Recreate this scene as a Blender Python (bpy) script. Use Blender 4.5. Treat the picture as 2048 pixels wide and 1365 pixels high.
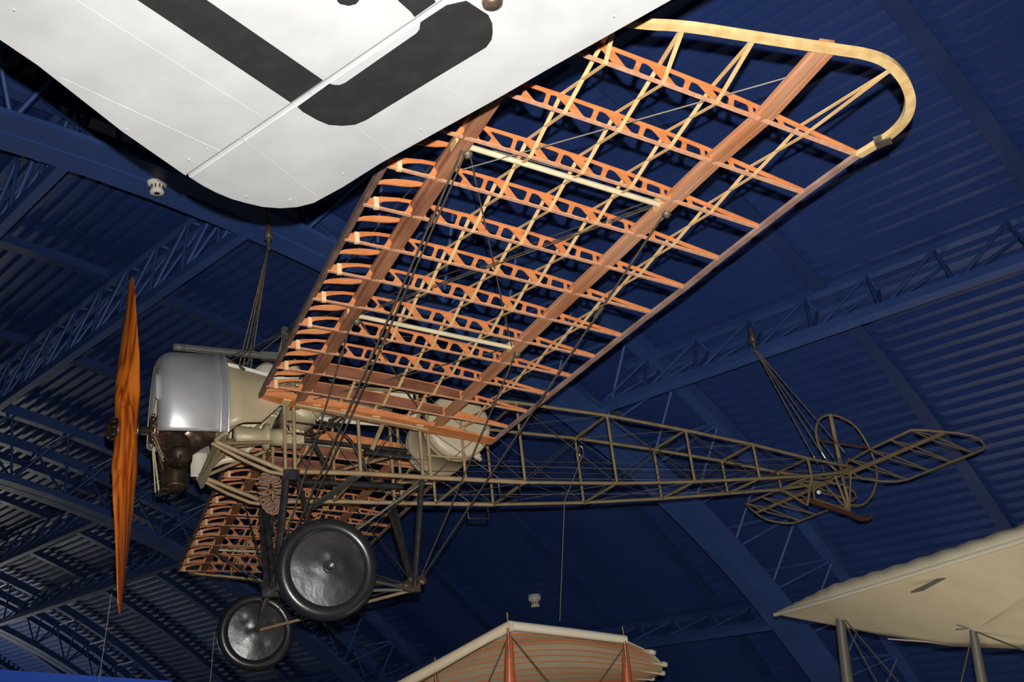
import bpy, bmesh, math, random
from mathutils import Vector, Matrix
from mathutils.geometry import tessellate_polygon
random.seed(7)
for o in list(bpy.data.objects): bpy.data.objects.remove(o)
SC = bpy.context.scene
COL = SC.collection
V = Vector
R = math.radians

# ------------------------------------------------------------------ camera, world, light, exposure
CAM = V((-0.3394, -7.0538, 1.5998))
RIGHT = V((0.91837, -0.38158, -0.10485)); UP = V((-0.05716, -0.3901, 0.919)); BACK = V((-0.39157, -0.83798, -0.38007))
cam_data = bpy.data.cameras.new('camera'); cam_data.sensor_width = 36.0; cam_data.lens = 35.63
cam_data.clip_start = 0.05; cam_data.clip_end = 200
cam = bpy.data.objects.new('camera', cam_data); COL.objects.link(cam)
m4 = Matrix((RIGHT, UP, BACK)).transposed().to_4x4(); m4.translation = CAM
cam.matrix_world = m4
SC.camera = cam
SC.view_settings.view_transform = 'Standard'; SC.view_settings.look = 'None'
SC.view_settings.exposure = 0.0; SC.view_settings.gamma = 1.0; SC.view_settings.use_curve_mapping = False
W = bpy.data.worlds.new('hall_air'); SC.world = W; W.use_nodes = True
W.node_tree.nodes['Background'].inputs[0].default_value = (0.45, 0.6, 1.0, 1); W.node_tree.nodes['Background'].inputs[1].default_value = 0.012

def lamp(name, kind, loc, energy, col=(1, 1, 1), size=0.1, target=None, size_y=None):
    l = bpy.data.lights.new(name, kind); l.energy = energy; l.color = col
    o = bpy.data.objects.new(name, l); COL.objects.link(o); o.location = loc
    if kind == 'AREA':
        l.size = size
        if size_y: l.shape = 'RECTANGLE'; l.size_y = size_y
    else: l.shadow_soft_size = size
    if target is not None:
        o.rotation_euler = (V(target) - V(loc)).to_track_quat('-Z', 'Y').to_euler()
    return o
# the photographer's flash, mounted just above the lens
fl_ = lamp('camera_flash', 'SPOT', CAM + UP * 0.11 + RIGHT * 0.02, 1700, (1.0, 0.97, 0.93), 0.012, CAM - BACK * 10)
fl_.data.spot_size = R(104); fl_.data.spot_blend = 1.0

# ------------------------------------------------------------------ hall frame: a = along the vault, c = across, h = up
HA = V((-0.37425, 0.92663, 0.0358)); HC = V((0.92723, 0.37449, 0.0)); HH = V((0.01341, -0.0332, 0.99936))
VC, VH = 2.32, -10.56
def hall(a, th, rho):
    return CAM + HA * a + HC * (VC + rho * math.sin(R(th))) + HH * (VH + rho * math.cos(R(th)))
# added fill lights without fixtures: far roof, then a warm one for the corrugations
gl = lamp('added_roof_fill', 'AREA', hall(33, 21, 11.0), 170, (1.0, 0.96, 0.78), 3, hall(27, 24, 16), 5); gl.data.spread = R(110)
lamp('added_roof_fill', 'AREA', hall(12, 40, 5), 60, (1.0, 0.74, 0.45), 3, hall(9, 26, 16))

lamp('added_floor_fill', 'AREA', (4.0, -1.8, .25), 30, (1.0, 0.80, 0.55), 2.5, (4.4, .2, 3))  # added warm fill near the floor, brightens the canvas wings and roof
lamp('added_floor_fill', 'AREA', (8.5, 1.0, .25), 22, (1.0, 0.85, 0.65), 2.0, (9, 2, 6))  # second added fill, aimed up to lift the roof corrugations

# ------------------------------------------------------------------ materials
def mat(name, col, rough=0.6, metal=0.0, col2=None, scale=8.0, stretch=(1, 1, 1), bump=0.0, coat=0.0, spec=0.5, detail=4.0, lo=0.35, hi=0.65):
    m = bpy.data.materials.new(name); m.use_nodes = True
    nt = m.node_tree; b = nt.nodes['Principled BSDF']
    b.inputs['Base Color'].default_value = (*col, 1); b.inputs['Roughness'].default_value = rough
    b.inputs['Metallic'].default_value = metal; b.inputs['Specular IOR Level'].default_value = spec
    b.inputs['Coat Weight'].default_value = coat; b.inputs['Coat Roughness'].default_value = 0.12
    if col2 or bump:
        tc = nt.nodes.new('ShaderNodeTexCoord'); mp = nt.nodes.new('ShaderNodeMapping'); mp.inputs['Scale'].default_value = stretch
        nz = nt.nodes.new('ShaderNodeTexNoise'); nz.inputs['Scale'].default_value = scale; nz.inputs['Detail'].default_value = detail
        nt.links.new(tc.outputs['Object'], mp.inputs[0]); nt.links.new(mp.outputs[0], nz.inputs['Vector'])
        if col2:
            cr = nt.nodes.new('ShaderNodeValToRGB'); cr.color_ramp.elements[0].color = (*col, 1); cr.color_ramp.elements[1].color = (*col2, 1)
            cr.color_ramp.elements[0].position = lo; cr.color_ramp.elements[1].position = hi
            nt.links.new(nz.outputs['Fac'], cr.inputs[0]); nt.links.new(cr.outputs[0], b.inputs['Base Color'])
        if bump:
            bp = nt.nodes.new('ShaderNodeBump'); bp.inputs['Strength'].default_value = bump; bp.inputs['Distance'].default_value = 0.01
            nt.links.new(nz.outputs['Fac'], bp.inputs['Height']); nt.links.new(bp.outputs[0], b.inputs['Normal'])
    return m
M = dict(
    deck=mat('blue_deck_paint', (0.026, 0.058, 0.215), 0.42, 0, (0.032, 0.068, 0.245), 1.5),
    steel=mat('blue_steel_paint', (0.034, 0.080, 0.26), 0.45, 0, (0.044, 0.095, 0.30), 2.0),
    rafter=mat('shade_darkened_rafter_blue', (0.016, 0.044, 0.165), 0.5, 0, (0.022, 0.054, 0.19), 2.0),  # same paint as the deck; the rafters' shade is put into the colour
    floor=mat('dark_floor', (0.10, 0.09, 0.085), 0.7),
    white=mat('white_skin', (0.30, 0.305, 0.31), 0.5, 0, (0.345, 0.35, 0.35), 5.0, bump=0.05),
    black=mat('black_marking', (0.005, 0.005, 0.005), 0.7, 0, (0.010, 0.010, 0.010), 14.0, lo=.45, hi=.75),
    rib=mat('orange_plywood', (0.52, 0.17, 0.052), 0.55, 0, (0.62, 0.23, 0.08), 9.0, (1, 1, 4)),
    cap=mat('weathered_cap_wood', (0.50, 0.24, 0.14), 0.65, 0, (0.60, 0.33, 0.20), 16.0, (3, 1, 1)),
    ribd=mat('dark_plywood', (0.14, 0.045, 0.020), 0.55, 0, (0.24, 0.09, 0.045), 5.0, (1, 1, 3)),
    spar=mat('brown_spar_wood', (0.22, 0.085, 0.042), 0.55, 0, (0.38, 0.17, 0.09), 3.5, (4, .7, 4)),
    spar_r=mat('reddish_spar_wood', (0.42, 0.16, 0.065), 0.5, 0, (0.52, 0.26, 0.15), 3.5, (5, .6, 5)),
    edge=mat('dark_edge_wood', (0.11, 0.065, 0.05), 0.7, 0, (0.19, 0.115, 0.09), 14.0),
    tedge=mat('grey_brown_edge_wood', (0.26, 0.15, 0.12), 0.7, 0, (0.40, 0.26, 0.20), 10.0),
    bow=mat('laminated_tip_wood', (0.56, 0.36, 0.14), 0.5, 0, (0.70, 0.50, 0.24), 22.0),
    tape=mat('pale_lath_wood', (0.68, 0.42, 0.17), 0.6, 0, (0.76, 0.52, 0.25), 9.0),
    peg=mat('pale_binding', (0.80, 0.52, 0.30), 0.6),
    tan=mat('tan_tube_paint', (0.36, 0.26, 0.145), 0.5, 0, (0.27, 0.19, 0.10), 9.0, bump=0.1),
    olive=mat('olive_brown_tube_paint', (0.20, 0.145, 0.07), 0.5, 0, (0.25, 0.19, 0.10), 9.0),
    cream=mat('cream_tube', (0.62, 0.54, 0.34), 0.5, 0, (0.50, 0.42, 0.27), 9.0),
    alu=mat('brushed_aluminium', (0.62, 0.63, 0.65), 0.42, 0.6, (0.74, 0.74, 0.75), 5.0, bump=0.08),
    beige=mat('beige_sheet', (0.40, 0.33, 0.20), 0.45, 0.1, (0.47, 0.39, 0.25), 3.0),
    tank=mat('beige_tank_paint', (0.46, 0.38, 0.25), 0.45, 0, (0.52, 0.44, 0.30), 6.0),
    ivory=mat('ivory_paint', (0.70, 0.66, 0.54), 0.4),
    blk=mat('black_tube_paint', (0.012, 0.013, 0.016), 0.28, 0, (0.03, 0.03, 0.033), 20.0),
    tyre=mat('tyre_rubber', (0.013, 0.014, 0.016), 0.3, 0, None, 60.0, bump=0.05),
    disc=mat('black_wheel_cover', (0.014, 0.015, 0.016), 0.34, 0, (0.028, 0.028, 0.03), 7.0, bump=0.7, spec=0.8),
    eng=mat('dark_oily_steel', (0.035, 0.022, 0.016), 0.4, 0.6, (0.075, 0.05, 0.035), 14.0),
    hub=mat('worn_steel', (0.30, 0.22, 0.17), 0.3, 0.85, (0.16, 0.11, 0.08), 18.0),
    wire=mat('rusty_cable', (0.09, 0.07, 0.055), 0.5, 0.4, (0.14, 0.12, 0.09), 30.0),
    wirel=mat('pale_cable', (0.25, 0.22, 0.17), 0.5, 0.3),
    chrome=mat('bright_steel', (0.75, 0.75, 0.76), 0.2, 0.9),
    skid=mat('red_brown_skid_wood', (0.13, 0.045, 0.03), 0.6, 0, (0.09, 0.035, 0.025), 12.0),
    cage=mat('rope_cord', (0.19, 0.10, 0.065), 0.9, 0, (0.30, 0.19, 0.13), 60.0, bump=0.6),
    canvas=mat('cream_canvas', (0.66, 0.55, 0.38), 0.8, 0, (0.72, 0.61, 0.43), 4.0),
    canvas2=mat('off_white_canvas', (0.66, 0.60, 0.44), 0.7, 0, (0.72, 0.66, 0.50), 3.0),
    batten=mat('orange_batten', (0.50, 0.14, 0.04), 0.5),
    strut=mat('varnished_strut', (0.36, 0.075, 0.022), 0.4, 0, (0.44, 0.10, 0.03), 12.0, (1, 1, .3)),
    gstrut=mat('grey_strut_paint', (0.10, 0.10, 0.085), 0.5),
    plastic=mat('ivory_plastic', (0.88, 0.86, 0.76), 0.4),
    bluewall=mat('bright_blue_panel', (0.012, 0.075, 0.50), 0.6, spec=0.2),
    plate=mat('grey_plate', (0.09, 0.09, 0.14), 0.6),
)
def prop_material():
    m = bpy.data.materials.new('varnished_laminate'); m.use_nodes = True; nt = m.node_tree; b = nt.nodes['Principled BSDF']
    b.inputs['Roughness'].default_value = 0.28; b.inputs['Coat Weight'].default_value = 1.0; b.inputs['Coat Roughness'].default_value = 0.12
    tc = nt.nodes.new('ShaderNodeTexCoord'); mp = nt.nodes.new('ShaderNodeMapping'); mp.inputs['Scale'].default_value = (28, 28, .25)
    nz = nt.nodes.new('ShaderNodeTexNoise'); nz.inputs['Scale'].default_value = 1.0; nz.inputs['Detail'].default_value = 1
    cr = nt.nodes.new('ShaderNodeValToRGB'); e = cr.color_ramp.elements
    e[0].position = 0.36; e[0].color = (0.26, 0.040, 0.005, 1); e[1].position = 0.58; e[1].color = (0.66, 0.17, 0.016, 1)
    nt.links.new(tc.outputs['Object'], mp.inputs[0]); nt.links.new(mp.outputs[0], nz.inputs['Vector'])
    nt.links.new(nz.outputs['Fac'], cr.inputs[0]); nt.links.new(cr.outputs[0], b.inputs['Base Color'])
    return m
M['prop'] = prop_material()

# ------------------------------------------------------------------ mesh helpers
class MB:
    def __init__(s): s.v = []; s.f = []; s.mi = []; s.sm = []
    def add(s, vs, fs, mi=0, smooth=False):
        n = len(s.v); s.v += [tuple(p) for p in vs]
        for f in fs: s.f.append([i + n for i in f]); s.mi.append(mi); s.sm.append(smooth)
        return s
    def tube(s, pts, r, n=8, closed=False, mi=0, caps=True):
        pts = [V(p) for p in pts]; N = len(pts); rs = r if isinstance(r, (list, tuple)) else [r] * N
        prev = None; rings = []
        for i, p in enumerate(pts):
            if closed: t = (pts[(i + 1) % N] - pts[i - 1])
            else: t = pts[min(i + 1, N - 1)] - pts[max(i - 1, 0)]
            t.normalize()
            if prev is None:
                u = t.cross(V((0, 0, 1)));
                if u.length < 0.05: u = t.cross(V((1, 0, 0)))
            else: u = prev - t * prev.dot(t)
            u.normalize(); prev = u; w = t.cross(u)
            rings.append([p + (u * math.cos(2 * math.pi * k / n) + w * math.sin(2 * math.pi * k / n)) * rs[i] for k in range(n)])
        vs = [q for rg in rings for q in rg]; fs = []
        for i in range(N if closed else N - 1):
            j = (i + 1) % N
            for k in range(n): fs.append([i * n + k, i * n + (k + 1) % n, j * n + (k + 1) % n, j * n + k])
        s.add(vs, fs, mi, True)
        if caps and not closed: s.add(rings[0], [list(range(n))[::-1]], mi); s.add(rings[-1], [list(range(n))], mi)
        return s
    def beam(s, p, q, w, h, up=(0, 0, 1), mi=0):
        p, q, up = V(p), V(q), V(up); t = (q - p).normalized(); sd = t.cross(up)
        if sd.length < 1e-3: sd = t.cross(V((1, 0, 0)))
        sd.normalize(); u = sd.cross(t)
        vs = [b + sd * a * w / 2 + u * c * h / 2 for b in (p, q) for a, c in ((-1, -1), (1, -1), (1, 1), (-1, 1))]
        return s.add(vs, [[3, 2, 1, 0], [4, 5, 6, 7], [0, 1, 5, 4], [1, 2, 6, 5], [2, 3, 7, 6], [3, 0, 4, 7]], mi)
    def sweep(s, pts, prof, ups, closed=False, mi=0, smooth=False, caps=True):
        # prof: list of (side, up) offsets; ups: up vector per point
        pts = [V(p) for p in pts]; N = len(pts); n = len(prof); vs = []
        for i, p in enumerate(pts):
            t = (pts[(i + 1) % N] - pts[i - 1]) if closed else (pts[min(i + 1, N - 1)] - pts[max(i - 1, 0)])
            t.normalize(); u = V(ups[i] if isinstance(ups, list) else ups); sd = t.cross(u).normalized(); u = sd.cross(t)
            vs += [p + sd * a + u * b for a, b in prof]
        fs = []
        for i in range(N if closed else N - 1):
            j = (i + 1) % N
            for k in range(n): fs.append([i * n + k, i * n + (k + 1) % n, j * n + (k + 1) % n, j * n + k])
        if caps and not closed: fs += [list(range(n))[::-1], [(N - 1) * n + k for k in range(n)]]
        return s.add(vs, fs, mi, smooth)
    def box(s, c, d, mi=0):
        c = V(c); return s.beam(c - V((d[0] / 2, 0, 0)), c + V((d[0] / 2, 0, 0)), d[1], d[2], mi=mi)
    def lathe(s, c, ax, prof, n=24, mi=0, a0=0, a1=360, ref=None):
        c, ax = V(c), V(ax).normalized(); u = V(ref) if ref else ax.cross(V((0.3, 0.1, 1))); u = (u - ax * u.dot(ax)).normalized(); w = ax.cross(u)
        full = abs(a1 - a0) >= 359.9; m = n if full else n + 1; vs = []
        for d, r in prof:
            for k in range(m):
                t = R(a0 + (a1 - a0) * k / n); vs.append(c + ax * d + (u * math.cos(t) + w * math.sin(t)) * r)
        fs = []
        for i in range(len(prof) - 1):
            for k in range(n):
                k2 = (k + 1) % m; fs.append([i * m + k, i * m + k2, (i + 1) * m + k2, (i + 1) * m + k])
        return s.add(vs, fs, mi, True)
    def ball(s, c, r, mi=0, n=10): return s.lathe(c, (0, 0, 1), [(-math.cos(math.pi * i / 6) * r, max(1e-4, math.sin(math.pi * i / 6) * r)) for i in range(7)], n, mi)
    def plate(s, outer, holes, to3, thick, mi=0):
        # planar polygon with holes -> solid; to3(x, y, off)
        loops = [outer] + holes; tris = tessellate_polygon([[V((x, y, 0)) for x, y in lp] for lp in loops])
        flat = [p for lp in loops for p in lp]; n = len(flat)
        vs = [to3(x, y, -thick / 2) for x, y in flat] + [to3(x, y, thick / 2) for x, y in flat]
        fs = [list(t) for t in tris] + [[i + n for i in t[::-1]] for t in tris]
        k = 0
        for lp in loops:
            L = len(lp)
            for i in range(L): a, b = k + i, k + (i + 1) % L; fs.append([a, b, b + n, a + n])
            k += L
        return s.add(vs, fs, mi)
    def build(s, name, mats, parent=None, **kw):
        me = bpy.data.meshes.new(name); me.from_pydata(s.v, [], s.f)
        for m in (mats if isinstance(mats, (list, tuple)) else [mats]): me.materials.append(m)
        for p, a, b in zip(me.polygons, s.mi, s.sm): p.material_index = a; p.use_smooth = b
        me.validate(); me.update()
        bm = bmesh.new(); bm.from_mesh(me); bmesh.ops.recalc_face_normals(bm, faces=bm.faces); bm.to_mesh(me); bm.free()
        o = bpy.data.objects.new(name, me); COL.objects.link(o)
        if parent: o.parent = parent
        for k, v in kw.items(): o[k] = v
        return o
def empty(name, loc, label, cat, group=None):
    o = bpy.data.objects.new(name, None); o.empty_display_size = 0.1; COL.objects.link(o); o.location = loc
    o['label'] = label; o['category'] = cat
    if group: o['group'] = group
    return o
def tag(o, label, cat, group=None):
    o['label'] = label; o['category'] = cat
    if group: o['group'] = group
    return o
def chaikin(p, n=1):
    for _ in range(n):
        q = []
        for i in range(len(p)):
            a, b = p[i], p[(i + 1) % len(p)]
            q += [(a[0] * .75 + b[0] * .25, a[1] * .75 + b[1] * .25), (a[0] * .25 + b[0] * .75, a[1] * .25 + b[1] * .75)]
        p = q
    return p
def interp(x, tab):
    if x <= tab[0][0]: return tab[0][1]
    for (a, b), (c, d) in zip(tab, tab[1:]):
        if x <= c: return b + (d - b) * (x - a) / (c - a)
    return tab[-1][1]

# ================================================================== THE HALL
def deck():
    mb = MB(); pitch = 0.155 / 16 / math.pi * 180; th = -22.0; prof = []
    while th < 66:
        for f, dz in ((0, 0), (.26, 0), (.36, .055), (.90, .055)): prof.append((th + f * pitch, 16 + dz))
        th += pitch
    As = [-12 + 3.6 * i for i in range(16)]
    vs = [hall(a, t, r) for a in As for t, r in prof]; n = len(prof)
    fs = [[i * n + k, i * n + k + 1, (i + 1) * n + k + 1, (i + 1) * n + k] for i in range(len(As) - 1) for k in range(n - 1)]
    mb.add(vs, fs); o = mb.build('ceiling', M['deck']); o['kind'] = 'structure'
deck()
def arc_pts(a, rho, t0, t1, step=2.0):
    n = max(1, int(round((t1 - t0) / step))); ts = [t0 + (t1 - t0) * i / n for i in range(n + 1)]
    return [hall(a, t, rho) for t in ts], [HC * math.sin(R(t)) + HH * math.cos(R(t)) for t in ts]
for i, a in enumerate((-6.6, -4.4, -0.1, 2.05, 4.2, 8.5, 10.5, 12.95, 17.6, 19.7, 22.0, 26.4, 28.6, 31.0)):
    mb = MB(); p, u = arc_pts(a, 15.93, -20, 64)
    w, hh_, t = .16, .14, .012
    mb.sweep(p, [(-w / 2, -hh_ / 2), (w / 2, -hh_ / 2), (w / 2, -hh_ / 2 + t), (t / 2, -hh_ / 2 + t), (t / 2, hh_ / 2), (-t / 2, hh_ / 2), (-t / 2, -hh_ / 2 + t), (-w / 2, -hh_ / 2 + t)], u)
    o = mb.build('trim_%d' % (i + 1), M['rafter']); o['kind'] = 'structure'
FR = (-2.1, 6.87, 15.85, 24.8)
fr_lab = ('blue arched roof truss nearest the viewer, beyond the top right corner',
          'blue arched roof truss crossing behind the white wing and down to the pale biplane wing',
          'blue arched roof truss passing behind the propeller and engine',
          'dark blue arched roof truss at the bottom left, farthest along the hall')
for a, lab in zip(FR, fr_lab):
    t = empty('arched_truss', hall(a, 10, 15), lab, 'roof truss', 'arched trusses of the hall roof'); off = hall(a, 10, 15)
    def P(a_, th, rho): return hall(a_, th, rho) - off
    mb = MB(); p, u = arc_pts(a, 15.0, -20, 64); p = [q - off for q in p]
    mb.sweep(p, [(-.25, -.09), (-.02, -.09), (-.02, -.07), (.02, -.07), (.02, -.09), (.25, -.09), (.25, -.05), (.02, -.05), (.02, .09), (-.02, .09), (-.02, -.05), (-.25, -.05)], u)
    mb.build('bottom_chord', M['steel'], t)
    for da in (-.5, .78):
        mb = MB(); p, u = arc_pts(a + da, 15.86, -20, 64); p = [q - off for q in p]
        mb.sweep(p, [(-.08, -.08), (.08, -.08), (.08, .08), (-.08, .08)], u); mb.build('top_chord', M['steel'], t)
    mb = MB()
    th = -20.0; k = 0
    while th < 62:
        for da in (-.5, .78):
            mb.tube([P(a, th, 15.02), P(a + da, th + 1.6, 15.84)], .022, 6); mb.tube([P(a, th + 3.2, 15.02), P(a + da, th + 1.6, 15.84)], .022, 6)
        mb.tube([P(a - .5, th + 1.6, 15.86), P(a + .78, th + 1.6, 15.86)], .03, 6)
        th += 3.2
    mb.build('web_bracing', M['steel'], t)
# lattice purlins between the arches
pur = [(1, 1.15, 'blue lattice purlin at the upper left edge, ending at the arched truss above the propeller'),
       (1, 7.3, 'blue lattice purlin rising behind the propeller tip to the lower end of the white wing'),
       (1, 39.65, 'blue lattice purlin low behind the ribbed canvas wing and its white detector'),
       (0, 7.3, 'blue lattice purlin in the shadow behind the white wing'),
       (0, 23.55, 'blue lattice purlin at the right, behind the tail suspension cables'),
       (0, 39.65, 'blue lattice purlin low at the right, behind the pale biplane wing'),
       (2, 18.0, 'grey-blue lattice purlin left of the propeller, upper of the two far ones'),
       (2, 24.2, 'grey-blue lattice purlin meeting the lower propeller tip, far down the hall'),
       (2, 39.65, 'blue lattice purlin far down the hall, behind the small black wheel')]
for b, th, lab in pur:
    a0, a1 = FR[b] + .12, FR[b + 1] - .12; off = hall((a0 + a1) / 2, th, 15)
    t = empty('lattice_purlin', off, lab, 'roof truss', 'lattice purlins between the arched trusses')
    t1, t2 = th + .5 + .032 * th, th + 1.05 + .045 * th
    if th < 10: t1, t2 = th + .45, th + 1.0
    def P(a_, th_, rho): return hall(a_, th_, rho) - off
    upv = HC * math.sin(R(th)) + HH * math.cos(R(th))
    MB().beam(P(a0, th, 15), P(a1, th, 15), .09, .10, upv).build('bottom_chord', M['steel'], t)
    for tt in (t1, t2): MB().beam(P(a0, tt, 15.86), P(a1, tt, 15.86), .07, .07, upv).build('top_chord', M['steel'], t)
    mb = MB(); n = int((a1 - a0) / .65); st = (a1 - a0) / n
    for k in range(n):
        a_ = a0 + k * st
        for tt in (t1, t2):
            mb.tube([P(a_, th, 15), P(a_ + st * .5, tt, 15.86)], .019, 6); mb.tube([P(a_ + st, th, 15), P(a_ + st * .5, tt, 15.86)], .019, 6)
        mb.tube([P(a_ + st * .5, t1, 15.86), P(a_ + st * .5, t2, 15.86)], .018, 6)
    mb.build('web_bracing', M['steel'], t)
fl = MB(); fl.add([hall(-12, -90, 0) * 0 + V(p) for p in ((-22, -16, 0), (30, -16, 0), (30, 42, 0), (-22, 42, 0))], [[0, 1, 2, 3]])
o = fl.build('floor', M['floor']); o['kind'] = 'structure'
# grey plate on the arched truss, smoke detectors, blue panel
mb = MB(); pc = hall(7.65, 26.7, 15.9)
mb.plate([(-.22, -.2), (.02, .27), (.26, -.22), (.05, -.33), (-.25, -.3)], [], lambda x, y, o_: V((0, 0, 0)) + HA * (-x) + (HC * math.cos(R(26.7)) - HH * math.sin(R(26.7))) * (-y) * 1.3 + HH * o_, .02)
o = mb.build('cover_plate', M['plate']); o.location = pc; tag(o, 'grey four-sided plate fixed to the arched truss above the fuselage', 'plate')
for (a, th, rho, lab) in ((6.86, 3.55, 14.93, 'cream ceiling detector beside the lower edge of the white wing'),
                          (11.56, 38.2, 15.93, 'white ceiling detector above the ribbed canvas wing')):
    n = -(HC * math.sin(R(th)) + HH * math.cos(R(th))); c0 = hall(a, th, rho)
    t = empty('smoke_detector', c0, lab, 'detector', 'ceiling detectors')
    s = .75 if a < 10 else 1.0
    dn = V((0, 0, -1))
    MB().lathe((0, 0, 0), dn, [(-.05, .001), (-.05, .10 * s), (.02 * s, .105 * s), (.05 * s, .095 * s), (.06 * s, .06 * s)], 20).build('base', M['plastic'], t)
    mb = MB(); mb.lathe((0, 0, 0), dn, [(.055 * s, .07 * s), (.11 * s, .065 * s), (.13 * s, .075 * s), (.15 * s, .07 * s), (.152 * s, .03 * s)], 20)
    for k in range(10):
        an = k * .628; mb.box((math.cos(an) * .069 * s, math.sin(an) * .069 * s, -.085 * s), (.012 * s, .012 * s, .04 * s), 1)
    mb.lathe((0, 0, 0), dn, [(.151 * s, .03 * s), (.153 * s, .001)], 12, 1)
    mb.build('sensor_head', [M['plastic'], M['eng']], t)
mb = MB(); mb.beam((-1.6, 1.87, 2.425), (.45, 1.89, 2.145), .06, .65, (0, 0, 1))
tag(mb.build('display_panel', M['bluewall']), 'bright blue panel top at the bottom left corner', 'panel')
t = empty('spotlight', (0.106, 4.875, 2.78), 'small lit spotlight at the bottom left, just above the blue panel', 'light')
MB().lathe((0, 0, 0), (0, 0, -1), [(-.06, .001), (-.06, .04), (.04, .05)], 16).build('housing', M['blk'], t)
lm = bpy.data.materials.new('lamp_glow'); lm.use_nodes = True; lm.node_tree.nodes['Principled BSDF'].inputs['Emission Color'].default_value = (1, .85, .6, 1); lm.node_tree.nodes['Principled BSDF'].inputs['Emission Strength'].default_value = 6
MB().lathe((0, 0, 0), (0, 0, -1), [(.035, .046), (.05, .03), (.056, .001)], 16).build('lens', lm, t)

# ================================================================== WHITE WING OVERHEAD
WZ = 3.45
def white_wing():
    edge = [(-1.307, -5.462), (-1.009, -5.104), (-0.770, -4.853), (-0.574, -4.651), (-0.489, -4.570), (-0.259, -4.306), (-0.050, -4.098), (0.000, -4.053), (0.049, -4.018), (0.099, -3.990), (0.150, -3.973), (0.209, -3.959), (0.270, -3.962), (0.326, -3.982), (0.376, -4.022), (0.450, -4.147), (0.537, -4.323), (0.788, -4.754), (0.875, -4.913), (1.083, -5.277), (1.283, -5.629), (1.450, -5.915)]
    off = V((0, -4.96, WZ))
    t = empty('white_wing', off, 'large white wing with black cross markings overhead at the top of the picture', 'wing')
    gapA = (-0.050, -4.098); gapB = (0.782, -5.641)
    iL = [p for p in edge[:7]]; iR = edge[7:]
    eps = .004; g = V((gapB[0] - gapA[0], gapB[1] - gapA[1])); nn = V((-g.y, g.x)).normalized()   # points to the tip side or not
    sgn = 1 if (nn.x * (.42 - gapA[0]) + nn.y * (-4.25 - gapA[1])) > 0 else -1; nn *= sgn
    left = iL + [(gapB[0] - nn.x * eps, gapB[1] - nn.y * eps), (0.304, -6.035)]
    left[6] = (gapA[0] - nn.x * eps, gapA[1] - nn.y * eps)
    right = [(gapA[0] + nn.x * eps, gapA[1] + nn.y * eps)] + iR + [(gapB[0] + nn.x * eps, gapB[1] + nn.y * eps)]
    def solid(poly, bottom_drop, thick):
        c = V((sum(p[0] for p in poly) / len(poly), sum(p[1] for p in poly) / len(poly)))
        mb = MB(); rings = []
        for sc, z in ((.94, thick), (.985, thick * .85), (1.0, thick * .45), (.999, .012), (.994, .003), (.985, 0)):
            rings.append([V((c.x + (x - c.x) * sc, c.y + (y - c.y) * sc, z)) - V((0, -4.96, 0)) for x, y in poly])
        n = len(poly)
        for a, b in zip(rings, rings[1:]): mb.add(a + b, [[k, (k + 1) % n, n + (k + 1) % n, n + k] for k in range(n)], 0, False)
        for rg in (rings[0], rings[-1]):
            tr = tessellate_polygon([[V((p.x, p.y, 0)) for p in rg]]); mb.add(rg, [list(x) for x in tr])
        return mb
    wl = solid(left, 0, .07).build('main_panel', M['white'], t)
    wr = solid(right, 0, .055).build('control_surface', M['white'], t)
    def decal(poly, par):
        mb = MB(); mb.plate(poly, [], lambda x, y, o_: V((x, y + 4.96, -.0022 + o_)), .002); mb.build('cross_marking', M['black'], par)
    decal([(-0.631, -5.177), (-0.252, -4.901), (0.190, -4.580), (0.257, -4.705), (-0.092, -4.946), (-0.471, -5.209)], wl)
    decal([(0.214, -4.563), (0.279, -4.694), (0.292, -4.691), (0.308, -4.694), (0.321, -4.708), (0.455, -4.967), (0.458, -4.984), (0.452, -5.012), (0.498, -5.094), (0.543, -5.124), (0.619, -5.088), (0.641, -5.061), (0.656, -5.027), (0.664, -4.998), (0.661, -4.964), (0.555, -4.778), (0.426, -4.548), (0.400, -4.517), (0.363, -4.502), (0.323, -4.497), (0.284, -4.513), (0.233, -4.544)], wr)
    decal([(0.220, -5.033), (0.230, -5.025), (0.253, -5.024), (0.269, -5.036), (0.273, -5.049), (0.257, -5.140), (0.185, -5.140)], wl)
    decal([(0.372, -5.076), (0.415, -5.045), (0.430, -5.029), (0.466, -5.098), (0.424, -5.152), (0.304, -5.152)], wl)
    def ridge(a, b, par, w=.0035):
        mb = MB(); mb.beam(V((a[0], a[1] + 4.96, -.0006)), V((b[0], b[1] + 4.96, -.0006)), w, .0014); mb.build('seam', M['white'], par)
    for a, b, par in (((0.078, -4.364), (0.388, -4.065), wr), ((0.233, -4.638), (0.531, -4.400), wr), ((0.603, -4.770), (0.722, -4.686), wr), ((0.649, -5.135), (0.853, -4.996), wr),
                      ((-0.43, -4.535), (0.03, -4.276), wl), ((-0.399, -4.860), (0.125, -4.483), wl)): ridge(a, b, par)
    for x, y in [(-0.537, -4.784), (-0.247, -4.328), (-0.008, -4.277), (-0.056, -4.206)]:
        MB().ball((x, y + 4.96, -.001), .0035).build('rivet', M['chrome'], wl)
    for x, y in [(0.149, -4.024), (0.296, -4.033), (0.433, -4.236), (0.606, -4.536), (0.958, -5.174)]:
        MB().ball((x, y + 4.96, -.001), .0035).build('rivet', M['chrome'], wr)
    MB().lathe((.611, -.178, .002), (0, 0, -1), [(-.002, .03), (.012, .027), (.02, .016), (.021, .001)], 14).build('attachment_boss', M['hub'], wr)
white_wing()

# ================================================================== THE SKELETON MONOPLANE
Z0 = 3.95
AP = empty('monoplane', (0, 0, Z0), 'uncovered skeleton monoplane with orange wooden ribs and black wheels, hung in the middle', 'aircraft')

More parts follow.
